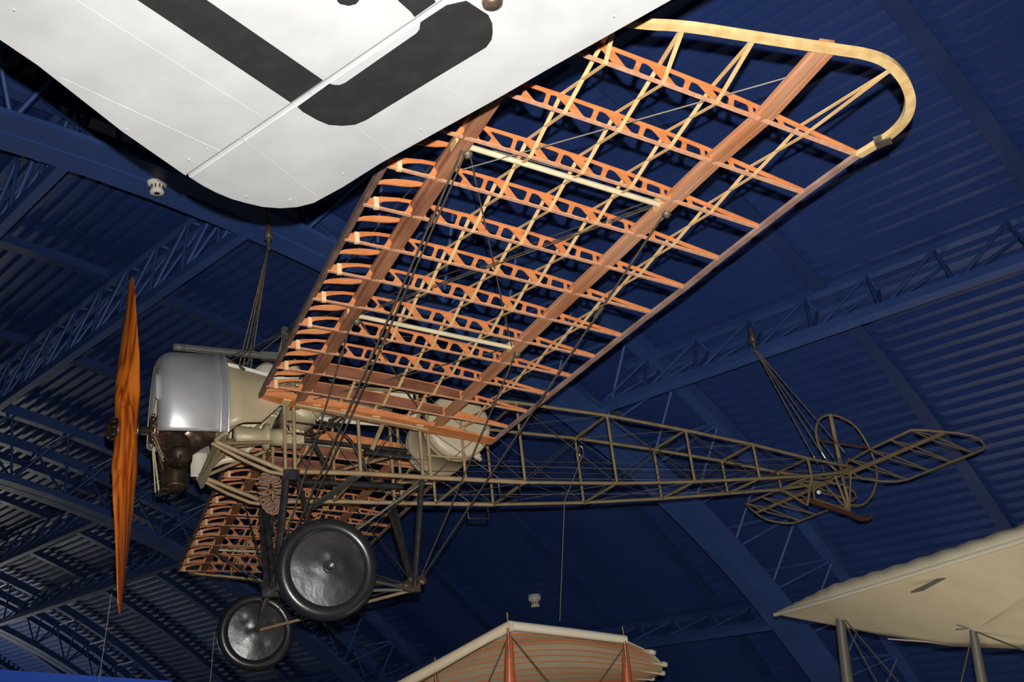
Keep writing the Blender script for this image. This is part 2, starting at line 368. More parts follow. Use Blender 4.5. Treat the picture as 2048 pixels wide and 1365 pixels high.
# ---------- wings
YK = [.417] + [.74 + .331 * k for k in range(12)]
LEp = [(.815, .100), (.803, .080), (.808, .081), (.813, .086), (.814, .088), (.820, .095), (.827, .102), (.836, .111), (.844, .120), (.858, .127), (.87, .133), (.88, .138), (.90, .143)]
TEp = [(2.488, -.184), (2.512, -.166), (2.520, -.166), (2.532, -.160), (2.537, -.159), (2.538, -.162), (2.543, -.163), (2.549, -.165), (2.558, -.170), (2.558, -.172), (2.563, -.176), (2.566, -.182), (2.579, -.194)]
UPR = [(0, .008), (.015, .026), (.04, .048), (.08, .067), (.12, .077), (.17, .083), (.30, .086), (.45, .083), (.60, .074), (.72, .060), (.85, .034), (1.0, .006)]
def low(s): return .010 * math.sin(math.pi * min(1, max(0, s)) ** .8)
def uppr(s): return interp(s, UPR) + .004
HOLES = [  # (s, t) t = fraction of web height
    [(.030, .02), (.030, .30), (.060, .78), (.100, .96), (.136, .98), (.118, .02)],
    [(.140, .3), (.146, .8), (.160, .96), (.162, .02), (.145, .1)],
    [(.178, .04), (.178, .96), (.196, .96), (.214, .5), (.204, .04)],
    [(.208, 1), (.276, .98), (.262, .06), (.250, .0), (.238, .04)],
    [(.272, .0), (.286, .90), (.298, .98), (.306, .92), (.340, .0)],
    [(.340, 1), (.402, .98), (.386, .06), (.376, .0), (.366, .06)],
    [(.398, .0), (.414, .90), (.424, .98), (.434, .92), (.466, .0)],
    [(.468, 1), (.528, .98), (.514, .06), (.504, .0), (.494, .06)],
    [(.526, .0), (.542, .90), (.552, .98), (.562, .92), (.592, .0)],
    [(.594, 1), (.644, .98), (.634, .1), (.624, .0), (.614, .1)],
    [(.648, .05), (.656, .95), (.694, .95), (.692, .05)],
    [(.704, .1), (.704, .9), (.716, .95), (.716, .05)],
    [(.752, .04), (.752, .92), (.770, .88), (.776, .5), (.770, .06)],
    [(.788, .05), (.788, .88), (.84, .78), (.915, .45), (.915, .1)]]
def round_corners(p, f=.16):
    q = []; n = len(p)
    for i in range(n):
        a, b, c = p[i - 1], p[i], p[(i + 1) % n]
        for t in (f * 1.0, f * .35): q.append((b[0] + (a[0] - b[0]) * t, b[1] + (a[1] - b[1]) * t)) if t == f else q.append((b[0] * (1 - t) + (a[0] + c[0]) / 2 * t, b[1] * (1 - t) + (a[1] + c[1]) / 2 * t))
        q.append((b[0] + (c[0] - b[0]) * f, b[1] + (c[1] - b[1]) * f))
    return q
def wing(side):
    sy = -1 if side == 'port' else 1
    if side == 'port': L = [V((x, sy * y, z)) for y, (x, z) in zip(YK, LEp)]; T = [V((x, sy * y, z)) for y, (x, z) in zip(YK, TEp)]
    else: L = [V((.829 - .014 * y, y, .17 - .064 * y)) for y in YK]; T = [V((2.56 - .012 * y, y, -.03 - .042 * y)) for y in YK]
    def at(k, s, h):     # k may be fractional
        i = min(int(k), len(L) - 2); f = k - i
        l = L[i].lerp(L[i + 1], f); t = T[i].lerp(T[i + 1], f)
        return l + (t - l) * s + V((0, 0, h))
    K = 12
    # wing frame: leading edge, trailing edge, tip bow
    mb = MB()
    le = [at(k, .0, .006) for k in range(0, K + 1)]
    mb.sweep(le, [(-.014, -.006), (.014, -.010), (.014, .022), (-.010, .022)], V((0, 0, 1)), mi=0)
    te = [at(k, 1.0, 0) for k in range(0, K + 1)]
    mb.sweep(te, [(-.016, -.007), (.016, -.007), (.016, .009), (-.016, .009)], V((0, 0, 1)), mi=1)
    # bow given for the port wing as (x, y outward)
    bow = [(.895, 4.39), (.92, 4.46), (.98, 4.50), (1.20, 4.56), (1.446, 4.625), (1.580, 4.689), (1.821, 4.755), (2.109, 4.837), (2.221, 4.871), (2.312, 4.874), (2.411, 4.836), (2.493, 4.779), (2.545, 4.725), (2.586, 4.655), (2.602, 4.581), (2.600, 4.515), (2.592, 4.439), (2.582, 4.381)]
    def onw(x, y, h=0):
        if side == 'port': z = .143 - .2007 * (x - .90) - .0179 * (y - 4.381)
        else: f = (x - .78) / 1.73; z = (.17 - .064 * y) * (1 - f) + (-.03 - .042 * y) * f
        return V((x, sy * y, z + h))
    pts = [onw(x, y) for x, y in bow]
    # smooth
    for _ in range(2):
        q = [pts[0]]
        for a, b in zip(pts, pts[1:]): q += [a * .75 + b * .25, a * .25 + b * .75]
        pts = q + [pts[-1]]
    mb.sweep(pts, [(-.019, -.009), (.019, -.009), (.019, .012), (-.019, .012)], V((0, 0, 1)), mi=2)
    wg = mb.build('wing', [M['edge'], M['tedge'], M['bow']], AP, label='%s wing skeleton' % ('near' if side == 'port' else 'far'))
    # binding patch on the tip bow
    c = onw(2.600, 4.50); MB().beam(c + V((-.02, sy * -.02, 0)), c + V((.02, sy * .03, 0)), .05, .03).build('binding', M['wire'], wg)
    # spars
    for s0, w, col, nm in ((.152, .062, M['spar'], 'front_spar'), (.735, .062, M['spar_r'], 'rear_spar')):
        kk = [-.35 if s0 < .3 else -.12] + list(range(0, K + 1))
        pts = []
        for k in kk:
            if k < 0: pts.append(at(0, s0, 0) + (at(0, s0, 0) - at(1, s0, 0)) * -k * -1 * -1)
            else: pts.append(at(k, s0, 0))
        if s0 > .5: pts.append(onw(2.10, 4.825))
        else: pts = pts[:-1] + [at(K, s0, 0), onw(1.16, 4.55)]
        hl = low(s0) - .003; hu = uppr(s0) - .010
        prof = [(-w / 2, hl), (w / 2, hl), (w / 2, hl + .014), (.008, hl + .018), (.008, hu - .018), (w / 2, hu - .014), (w / 2, hu), (-w / 2, hu), (-w / 2, hu - .014), (-.008, hu - .018), (-.008, hl + .018), (-w / 2, hl + .014)]
        n = len(pts); 
        if s0 > .5 or True:
            # box-like spar with shallow grooves on both faces
            prof = [(-w / 2, hl), (-.006, hl), (0, hl + .002), (.006, hl), (w / 2, hl), (w / 2, hl + .016), (w / 2 - .010, hl + .022), (w / 2 - .010, hu - .022), (w / 2, hu - .016), (w / 2, hu), (-w / 2, hu), (-w / 2, hu - .016), (-w / 2 + .010, hu - .022), (-w / 2 + .010, hl + .022), (-w / 2, hl + .016)]
        m_ = MB(); m_.sweep(pts, prof, V((0, 0, 1)))
        m_.build(nm, col, wg)
    # ribs
    for k in range(K + 1):
        def to3(s, h, o_): return at(k, s, 0) + V((0, o_, h))
        S = [.0, .02, .05, .10, .15, .2, .25, .3, .35, .4, .45, .5, .55, .6, .65, .7, .75, .8, .85, .9, .95, 1.0]
        outer = [(s, low(s)) for s in S] + [(s, uppr(s)) for s in reversed(S[1:])]
        holes = []
        for hi, hp in enumerate(HOLES):
            if k == 0: continue
            if k in (1, 2) and 2 <= hi <= 11: continue
            if k == 1 and hi > 11: continue
            q = []
            for s, t in hp:
                lo_, up_ = low(s) + .006, uppr(s) - .0085; q.append((s, lo_ + (up_ - lo_) * t))
            q = round_corners(q, .2); holes.append(q)
        mb = MB(); mb.plate(outer, holes, to3, .006, 0)
        if k in (1, 2):
            so = [.18 + .53 * i / 10 for i in range(11)]
            mb.plate([(s, low(s) + .002) for s in so] + [(s, uppr(s) - .001) for s in reversed(so)], [], to3, .012, 2)
        w = .009
        for fn, d_ in ((low, -.004), (uppr, .0)):
            pts = [at(k, s, fn(s) + d_) for s in S]
            mb.sweep(pts, [(-w, -.0025), (w, -.0025), (w, .0035), (-w, .0035)], V((0, 0, 1)), mi=1 if fn is low else 0)
        rb = mb.build('rib', [M['rib'], M['cap'], M['ribd']], wg)
        if k == 0:   # broad built-up root rib
            for dy, zt in ((.07, .0), (.12, .0)):
                m_ = MB(); m_.plate([(s, low(s) - 0) for s in S] + [(s, uppr(s) * (.55 if dy > .1 else .85)) for s in reversed(S)], [], lambda s, h, o_: at(0, s, 0) + V((0, sy * dy + o_, h)), .006); m_.build('root_board', M['rib'], wg)
            m_ = MB(); m_.plate([(s, 0) for s in S] + [(s, 1) for s in reversed(S)], [], lambda s, h, o_: at(0, s, low(s) - .006) + V((0, sy * .12 * h, o_ + .004 * h)), .004); m_.build('root_board', M['rib'], wg)
            for s in (.10, .22, .335, .47, .66):
                m_ = MB(); a = at(0, s, low(s) - .010); m_.beam(a + V((-.028, sy * .058, 0)), a + V((.028, sy * .058, -.004)), .11, .008); m_.build('root_block', M['tape'], wg)
            m_ = MB(); m_.sweep([at(0, .14 + .56 * i / 8, low(.14 + .56 * i / 8) - .018) + V((0, sy * .06, 0)) for i in range(9)], [(-.016, -.003), (.016, -.003), (.016, .003), (-.016, .003)], V((0, 0, 1))); m_.build('root_strip', M['cream'], wg)
            for s in (.26, .42): 
                a = at(0, s, 0); MB().beam(a + V((0, sy * .02, -.005)), a + V((0.0, sy * .02, .06)), .014, .006, (0, 1, 0)).build('root_strip', M['tape'], wg)
        else:
            a = at(k, .036, 0); m_ = MB(); m_.beam(a + V((0, 0, -.008)), a + V((0, 0, uppr(.036) + .003)), .024, .022, (0, 1, 0)); m_.build('binding', M['peg'], wg)
        # nose riblet halfway to the next rib
        if k < K:
            kk = k + .5
            q = []
            for s in (.005, .03, .06, .09, .12, .145): q.append((s, uppr(s) + .001))
            for s, t in ((.145, .86), (.128, .70), (.105, .55), (.08, .46), (.05, .42), (.025, .40), (.008, .2)): q.append((s, uppr(s) * t + .004))
            m_ = MB(); m_.plate(q, [], lambda s, h, o_: at(kk, s, 0) + V((0, o_, h)), .009); m_.build('nose_riblet', M['rib'], wg)
    # spanwise laths, threaded alternately over and under the ribs
    for s in (.315, .46, .60, .84):
        for ph in (0, 1):
            m_ = MB(); pts = []
            for k in range(0, K + 1):
                up = (k + ph) % 2
                p = at(k, s, (uppr(s) + .006) if up else (low(s) - .008)); pts.append(p)
            e = {.315: (1.36, 4.60), .46: (1.585, 4.69), .60: (1.835, 4.76), .84: (2.36, 4.855)}[s]
            pts.append(onw(e[0], e[1], .008))
            m_.sweep(pts, [(-.009, -.0015), (.009, -.0015), (.009, .0015), (-.009, .0015)], V((0, 0, 1)))
            m_.build('lath', M['tape'], wg)
    # compression tubes and spar fittings
    for kf in (4.55, 9.75):
        a = at(kf, .17, .030); b = at(kf, .715, .026)
        MB().tube([a, b], .014, 10).build('compression_tube', M['cream'], wg)
        for s in (.152, .735):
            c = at(kf - .04, s, low(s) + .02); mb = MB()
            mb.box(c + V((0, 0, .012)), (.066, .07, .035), 0); mb.box(c + V((.03 if s < .5 else -.03, 0, .015)), (.03, .04, .05), 0)
            mb.lathe(c + V((.03 * (1 if s < .5 else .3), 0, -.03)), (0, 0, -1), [(0, .022), (.012, .022), (.014, .014), (.022, .012), (.023, .001)], 12, 1)
            mb.build('spar_fitting', [M['bow'], M['wire']], wg)
    # drag wires inside the wing
    def wr(a, b, r=.0035, m='wire', nm='bracing_wire'): MB().tube([a, b], r, 5).build(nm, M[m], wg)
    f9, r9, f3, r3 = at(9.75, .17, .03), at(9.75, .72, .03), at(4.55, .17, .03), at(4.55, .72, .03)
    f0, r0 = at(.1, .17, .03), at(.1, .72, .03)
    wr(r9, f3, .004); wr(r9 + V((0, 0, .012)), f3 + V((0, 0, .012)), .003); wr(f9, r3, .0045); wr(r3, f0, .004); wr(f3, r0, .005)
    wr(at(9.3, .19, .02), onw(2.08, 4.61, .03), .0035, 'wirel'); 
    wr(at(9.75, .24, .05), at(9.75, .6, .07), .002, 'wirel')
    return at, wg
atP, WP = wing('port')
atS, WS = wing('starboard')

# ---------- fuselage
YT = [(.40, .415), (.97, .400), (2.78, .326), (5.56, .218), (6.08, .19)]
ZT = [(.55, .30), (1.0, .25), (1.5, .235), (2.03, .215), (2.78, .183), (3.58, .113), (4.32, .015), (4.99, -.088), (5.56, -.196), (6.05, -.262)]
ZB = [(.55, -.215), (.97, -.40), (1.5, -.405), (2.03, -.427), (2.78, -.451), (3.58, -.448), (4.32, -.424), (4.99, -.387), (5.56, -.354), (6.05, -.300)]
yw = lambda x: interp(x, YT)
def ft(x, s): return V((x, s * yw(x), interp(x, ZT)))
def fb(x, s): return V((x, s * yw(x), interp(x, ZB)))
XS = [.97, 1.5, 2.0, 2.30, 2.78, 3.58, 4.32, 4.99, 5.56]
mb = MB()
fz = mb.tube([(6.04, -.19, -.268), (6.04, .19, -.268)], .014, 8).tube([(6.04, -.19, -.300), (6.04, .19, -.300)], .012, 8).build('fuselage_frame', M['olive'], AP)
for s in (-1, 1):
    xs = [1.0, 1.5, 2.03, 2.78, 3.58, 4.32, 4.99, 5.56, 6.05]
    MB().tube([ft(x, s) for x in xs], .0135, 10).build('longeron', M['olive'], fz)
    xs = [.97, 1.5, 2.03, 2.78]
    MB().tube([fb(x, s) for x in xs], [.017] * 4, 10).build('longeron', M['tan'], fz)
    MB().tube([fb(x, s) for x in [2.78, 3.58, 4.32, 4.99, 5.56, 6.05]], .0135, 10).build('longeron', M['olive'], fz)
    for x in (.985, 1.05, 1.51, 1.97, 2.03, 2.30, 2.78, 3.58, 4.32, 4.99, 5.56):
        MB().tube([ft(x, s), fb(x, s)], .013 if x < 2.1 else .0115, 8).build('frame_strut', M['tan'] if x < 2.5 else M['olive'], fz)
    MB().tube([V((1.0, s * .4, -.12)), V((1.05, s * .4, -.12))], .011, 8).build('frame_strut', M['tan'], fz)
    MB().tube([V((2.01, s * .355, -.26)), V((2.28, s * .345, -.275))], .010, 8).build('frame_strut', M['tan'], fz)
for x in (1.5, 1.97, 2.30, 2.78, 3.58, 4.32, 4.99, 5.56):
    for fn in ((ft, fb) if x > 2.5 else (fb,)):
        MB().tube([fn(x, -1), fn(x, 1)], .0115, 8).build('cross_tube', M['tan'] if x < 2.5 else M['olive'], fz)
bay = [1.03, 1.5, 2.03, 2.78, 3.58, 4.32, 4.99, 5.56]
for x0, x1 in zip(bay, bay[1:]):
    for s in (-1, 1):
        m_ = MB(); m_.tube([ft(x0, s), fb(x1, s)], .0028, 5); m_.tube([fb(x0, s), ft(x1, s)], .0028, 5); m_.build('bracing_wire', M['wire'], fz)
    for fn in (ft, fb):
        m_ = MB(); m_.tube([fn(x0, -1), fn(x1, 1)], .0025, 5); m_.tube([fn(x0, 1), fn(x1, -1)], .0025, 5)
        if fn is fb or x0 > 2.5: m_.build('bracing_wire', M['wire'], fz)
for i, (y0, z0, y1, z1) in enumerate(((-.06, -.20, -.10, -.22), (.06, -.20, .10, -.22), (-.10, -.30, -.05, -.30), (.10, -.30, .05, -.30), (-.03, -.36, -.02, -.33), (.22, -.40, .10, -.40))):
    MB().tube([(1.9, y0, z0), (4.0, (y0 + y1) / 2, (z0 + z1) / 2 - .01), (6.0, y1, z1)], .0022, 5).build('control_cable', M['wirel'] if i % 2 else M['wire'], fz)
# steps under the fuselage
for s in (-1, 1):
    x0 = 2.56; m_ = MB()
    a, b = fb(x0, s), fb(x0 + .17, s); m_.tube([a, a + V((0, 0, -.115)), b + V((0, 0, -.115)), b], .009, 6); m_.build('foot_step', M['blk'], fz)
# forward bearer tubes, firewall ring, panels
for s in (-1, 1):
    m_ = MB(); m_.tube([(.53, s * .41, -.205), (.97, s * .40, -.395)], .017, 10); m_.build('engine_bearer', M['tan'], fz)
    m_ = MB(); m_.tube([(.50, s * .41, -.215), (.72, s * .41, -.335), (.88, s * .40, -.405), (.97, s * .40, -.42)], .013, 10); m_.build('engine_bearer', M['tan'], fz)
    m_ = MB(); m_.tube([(.52, s * .41, -.20), (1.0, s * .40, .24)], .014, 10); m_.build('engine_bearer', M['tan'], fz)
    m_ = MB(); m_.tube([(.53, s * .41, -.215), (.70, s * .05, -.07)], .015, 10); m_.build('engine_bearer', M['tan'], fz)
    m_ = MB(); m_.tube([(.53, s * .41, -.215), (.95, s * .10, -.10)], .013, 10); m_.build('engine_bearer', M['tan'], fz)
    m_ = MB(); m_.box((1.02, s * .40, -.43), (.11, .06, .07)); m_.build('undercarriage_socket', M['blk'], fz)
MB().tube([(.53, -.41, -.215), (.53, .41, -.225)], .016, 10).build('engine_bearer', M['tan'], fz)
MB().tube([(1.6, -.37, -.23), (1.72, -.36, .02)], .017, 10).build('frame_strut', M['tan'], fz)
MB().tube([(1.55, .2, -.2), (1.72, .0, -.2), (1.80, -.2, -.22), (1.74, -.34, -.26)], .013, 8).build('seat_rail', M['tan'], fz)
MB().tube([(1.55, -.36, -.24), (1.90, -.30, -.26)], .022, 10).build('control_grip', M['blk'], fz)
MB().tube([(1.112, 0, -.356), (1.927, 0, -.395)], .024, 12).build('torque_tube', M['blk'], fz)
MB().tube([(1.1, .05, -.02), (2.0, .05, -.10)], .016, 10).build('torque_tube', M['blk'], fz)
MB().tube([(1.25, .08, .16), (1.30, .06, -.08), (1.42, .05, -.33)], .017, 10).build('control_column', M['blk'], fz)
MB().tube([(1.38, -.06, .10), (1.55, -.02, -.06), (1.72, .05, -.34)], .012, 8).build('control_column', M['blk'], fz)
MB().beam((1.49, -.375, -.42), (1.30, .47, -.46), .05, .018).build('foot_rest', M['gstrut'], fz)
MB().tube([(2.0, -.355, -.44), (1.0, .02, -1.09)], .009, 8).build('gear_brace', M['gstrut'], fz)
m_ = MB(); m_.tube([(1.02, -.33, -.05), (1.04, -.30, -.09), (1.18, -.28, -.10), (1.3, -.25, -.06), (1.28, -.2, .0)], .008, 6)
m_.tube([(1.02, -.33, -.02), (1.2, -.30, -.03), (1.4, -.28, -.02)], .007, 6); m_.build('fuel_pipe', M['blk'], fz)
m_ = MB(); m_.tube([(1.22, -.2, .12), (1.26, -.2, .04), (1.34, -.2, .02), (1.42, -.18, .08)], .010, 8); m_.tube([(1.2, -.17, .12), (1.25, -.17, .02), (1.36, -.17, .0), (1.46, -.15, .08)], .008, 8); m_.build('fuel_pipe', M['hub'], fz)
# oil pump and carburettor
m_ = MB(); m_.lathe((.70, 0, -.03), (1, 0, 0), [(0, .001), (0, .075), (.03, .08), (.20, .06), (.22, .10), (.245, .10), (.25, .06), (.33, .065), (.42, .065), (.43, .001)], 20)
m_.box((1.12, 0, -.03), (.14, .13, .13)); m_.lathe((1.12, -.065, -.03), (0, -1, 0), [(0, .05), (.02, .05), (.022, .035), (.01, .03), (.01, .001)], 16); m_.build('pump_housing', M['beige'], fz)
# fuel drum behind the cockpit
m_ = MB(); c = (2.31, 0, .0); rr = .25
prof = [(-.31, .001), (-.315, .12), (-.31, .2), (-.30, .235), (-.285, rr), (-.26, rr), (-.255, rr + .004), (-.245, rr + .004), (-.24, rr), (-.20, rr), (-.195, rr + .004), (-.185, rr + .004), (-.18, rr)]
prof += [(-a, b) for a, b in reversed(prof)]
m_.lathe(c, (0, 1, 0), prof, 48); td = m_.build('fuel_tank', M['tank'], AP)
m_ = MB(); m_.lathe((2.47, -.17, -.19), (.6, 0, -.8), [(0, .03), (.03, .03), (.035, .018), (.06, .016), (.06, .001)], 12); m_.build('filler_cap', M['tank'], td)
m_ = MB(); m_.lathe((2.50, -.20, .10), (.9, -.3, .3), [(0, .025), (.05, .022), (.05, .001)], 12); m_.build('filler_cap', M['ivory'], td)
MB().tube([(1.88, -.20, .03), (2.06, -.26, .12)], .022, 12).build('tank_strap', M['tank'], td)
# oil tank ahead of the cockpit (beige, behind the side panel)
m_ = MB(); m_.lathe((1.16, -.33, .13), (0, 1, 0), [(0, .001), (0, .10), (.02, .13), (.64, .13), (.66, .001)], 32); m_.build('oil_tank', M['beige'], AP)
# side fairing + top decking
def ring(x, f, ang):   # f 0 = round cowl, 1 = box top
    r = .55; a = R(ang); y1, z1 = -r * math.cos(a), r * math.sin(a)
    hw, ht = yw(x) + .005, .36 - .06 * (x - 1.0); n = 3.0
    ca, sa = math.cos(a), math.sin(a)
    y2 = -hw * abs(ca) ** (2 / n) * (1 if ca >= 0 else -1); z2 = ht * abs(sa) ** (2 / n) * (1 if sa >= 0 else -1)
    return V((x, y1 + (y2 - y1) * f, z1 + (z2 - z1) * f))
def shell(name, xs, angs, m, parent):
    mb = MB(); vs = []; n = len(xs)
    for x, f, a0, a1 in xs:
        for k in range(angs + 1): vs.append(ring(x, f, a0 + (a1 - a0) * k / angs))
    mb.add(vs, [[i * (angs + 1) + k, i * (angs + 1) + k + 1, (i + 1) * (angs + 1) + k + 1, (i + 1) * (angs + 1) + k] for i in range(n - 1) for k in range(angs)], 0, True)
    o = mb.build(name, m, parent); sm = o.modifiers.new('thickness', 'SOLIDIFY'); sm.thickness = .006; return o
for s in (0, 1):
    f = (lambda a: a) if s == 0 else (lambda a: 180 - a)
    shell('side_panel', [(.585, .25, f(-14), f(46)), (.70, .45, f(-8), f(46)), (.82, .65, f(-6), f(46)), (.95, .85, f(4), f(46)), (1.08, 1, f(12), f(46))], 10, M['beige'], AP)
dk = shell('top_decking', [(.585, .28, 46, 134), (.72, .5, 46, 134), (.95, .85, 44, 136), (1.2, 1, 42, 138), (1.6, 1, 40, 140), (1.95, 1, 38, 142)], 16, M['alu'], AP)
for s in (0, 1):
    f = (lambda a: a) if s == 0 else (lambda a: 180 - a)
    m_ = MB(); pts = [ring(x, ff, f(ag)) + V((0, (-.008 if s == 0 else .008), -.006)) for x, ff, ag in ((.6, .28, 45), (.72, .5, 45), (.95, .85, 43), (1.2, 1, 41), (1.6, 1, 39), (1.95, 1, 37))]
    m_.sweep(pts, [(-.004, -.028), (.004, -.028), (.004, .02), (-.004, .02)], V((0, 0, 1))); m_.build('edge_strip', M['ivory'], dk)
m_ = MB(); m_.lathe((.93, -.10, .33), (0, .25, 1), [(0, .14), (.09, .12), (.17, .06), (.18, .001)], 20); m_.build('ammunition_cover', M['ivory'], dk)
m_ = MB(); m_.lathe((1.08, -.12, .40), (.55, 0, .85), [(-.06, .05), (0, .075), (.05, .07), (.09, .045), (.10, .001)], 20); m_.build('head_pad', M['cream'], dk)
# machine gun with perforated jacket
m_ = MB(); g0, g1 = V((.30, -.12, .585)), V((.88, -.12, .555))
m_.tube([g0, g1], .010, 8)
for k in range(12):
    c = g0.lerp(g1, .05 + k / 12.5); d = (g1 - g0).normalized(); m_.lathe(c, d, [(0, .024), (.012, .024), (.012, .019), (0, .019), (0, .024)], 12)
for an in range(0, 360, 45):
    o_ = V((0, math.cos(R(an)), math.sin(R(an)))) * .0215; m_.tube([g0 + o_, g1 + o_], .005, 5)
m_.lathe(g0, (g1 - g0), [(-.03, .018), (-.03, .028), (.05, .028), (.05, .02)], 14)
m_.box((.96, -.12, .55), (.16, .045, .055)); m_.build('machine_gun', M['gstrut'], AP)

# ---------- engine, cowling, propeller
ce_ = V((.31, 0, 0))
m_ = MB(); m_.lathe((.07, 0, 0), (1, 0, 0), [(0, .001), (0, .028), (.06, .028), (.062, .07), (.07, .10), (.08, .105), (.085, .115), (.095, .12), (.10, .118), (.105, .105), (.12, .10), (.13, .125), (.30, .16), (.36, .16), (.44, .10), (.50, .08), (.5, .001)], 36)
en = m_.build('engine', M['hub'], AP)
for k in range(14):
    an = k * 2 * math.pi / 14; MB().ball((.155, math.cos(an) * .112, math.sin(an) * .112), .008, n=6).build('crankcase_bolt', M['chrome'], en)
for k in range(9):
    an = R(-97 + 40 * k); dr = V((0, math.cos(an), math.sin(an)))
    prof = [(.14, .06), (.18, .06)]; d = .19
    while d < .40: prof += [(d, .060), (d, .080), (d + .004, .080), (d + .004, .060)]; d += .0115
    prof += [(.405, .068), (.405, .082), (.425, .082), (.43, .05), (.45, .04), (.45, .001)]
    m_ = MB(); m_.lathe(ce_, dr, prof, 20)
    tg = V((1, 0, 0)).cross(dr)
    cy = m_.build('cylinder', M['eng'], en)
    m_ = MB(); c = ce_ + dr * .43
    m_.beam(c - V((.09, 0, 0)), c + V((.05, 0, 0)), .035, .03, dr); m_.beam(c + dr * .015 - tg * .04, c + dr * .015 + tg * .04, .02, .02, dr); m_.build('rocker', M['eng'], cy)
    m_ = MB()
    for o_ in (-.02, .02): m_.tube([V((.165, 0, 0)) + dr * .13 + tg * o_, ce_ - V((.105, 0, 0)) + dr * .44 + tg * o_ * .6], .0045, 6)
    m_.build('push_rod', M['cream'], cy)
    m_ = MB(); m_.tube([V((.20, 0, 0)) + dr * .13 + tg * .045, V((.235, 0, 0)) + dr * .27 + tg * .06], .011, 8); m_.build('intake_pipe', M['hub'], cy)
m_ = MB(); prof = []
for i in range(9):   # rounded front lip
    t = R(90 * i / 8); prof.append((.26 - .11 * math.sin(t) , .44 + .11 * math.cos(t)))
prof = [(.595, .55)] + prof[:]
prof = [(a - 0, b) for a, b in prof]
m_.lathe((0, 0, 0), (1, 0, 0), prof, 56, 0, 18, -178, ref=(0, -1, 0))
# orientation check handled by reference axis: angle 0 = port, 90 = up
cw = m_.build('cowling', M['alu'], AP); sm = cw.modifiers.new('thickness', 'SOLIDIFY'); sm.thickness = .005
for x0, x1, r_ in ((.535, .550, .5555), (.585, .600, .556)):
    m_ = MB(); m_.lathe((0, 0, 0), (1, 0, 0), [(x0, .552), (x0, r_), (x1, r_), (x1, .552)], 56, 0, 18, -198, ref=(0, -1, 0)); m_.build('cowling_band', M['alu'], cw)
m_ = MB(); m_.lathe((0, 0, 0), (1, 0, 0), [(.16, .45), (.145, .47), (.135, .50)], 12, 0, -8, -35, ref=(0, -1, 0)); m_.build('cowling_lip', M['alu'], cw)
m_ = MB(); m_.lathe((0, 0, 0), (1, 0, 0), [(.47, .548), (.595, .548)], 12, 0, -178, -199, ref=(0, -1, 0)); o = m_.build('cowling_flap', M['ivory'], cw); sm = o.modifiers.new('thickness', 'SOLIDIFY'); sm.thickness = .005
MB().beam((.585, -.42, -.12), (.525, .42, -.26), .075, .02, (1, 0, .4)).build('mounting_plate', M['beige'], AP)
m_ = MB(); m_.lathe((.57, 0, .12), (1, 0, 0), [(0, .001), (0, .31), (.02, .31), (.02, .001)], 40); m_.build('firewall', M['beige'], AP)

def propeller():
    mb = MB(); tilt = -.12; secs = []
    axis = V((0, -math.sin(tilt) * -1 * -1, math.cos(tilt)))
    axis = V((0, .12, .993)).normalized(); tv = V((1, 0, 0)).cross(axis).normalized()  # chord direction in the disc plane
    Rr = 1.262; N = 44
    vs = []; n = 18
    for i in range(-N, N + 1):
        r = Rr * i / N; ar = abs(r)
        ch = interp(ar, [(0, .155), (.10, .155), (.20, .165), (.35, .20), (.55, .225), (.80, .20), (1.05, .15), (1.20, .10), (1.24, .06), (1.262, .012)])
        th = interp(ar, [(0, .13), (.10, .125), (.18, .10), (.35, .06), (.6, .035), (.9, .02), (1.2, .012), (1.262, .006)])
        be = math.atan2(2.6, 2 * math.pi * max(ar, .22)); w = min(1, max(0, (ar - .06) / .30)); be = R(84) * (1 - w) + be * w
        sg = 1 if i >= 0 else -1
        cd = tv * math.cos(be) * sg + V((1, 0, 0)) * math.sin(be); nd = cd.cross(axis).normalized()
        c0 = V((-.015, 0, 0)) + axis * r
        for k in range(n):
            t = 2 * math.pi * k / n; x = math.cos(t); y = math.sin(t)
            camb = .25 * th * (1 - x * x)
            vs.append(c0 + cd * (x * ch / 2) + nd * (y * th / 2 * (1 if ar < .15 else (1 - .25 * x)) + camb))
    fs = [[i * n + k, i * n + (k + 1) % n, (i + 1) * n + (k + 1) % n, (i + 1) * n + k] for i in range(2 * N) for k in range(n)]
    fs += [list(range(n)), [2 * N * n + k for k in range(n)]]
    mb.add(vs, fs, 0, True); p = mb.build('propeller', M['prop'], AP)
    m_ = MB(); m_.lathe((-.085, 0, 0), (-1, 0, 0), [(-.02, .085), (.0, .085), (.008, .06), (.05, .055), (.055, .03), (.06, .001)], 24)
    for k in range(8):
        an = k * math.pi / 4; m_.lathe((-.09, math.cos(an) * .065, math.sin(an) * .065), (-1, 0, 0), [(0, .012), (.03, .012), (.03, .001)], 6)
    m_.build('hub_plate', M['eng'], p)
    m_ = MB(); m_.lathe((.05, 0, 0), (1, 0, 0), [(0, .001), (0, .085), (.012, .085), (.012, .001)], 24); m_.build('hub_plate', M['hub'], p)
propeller()

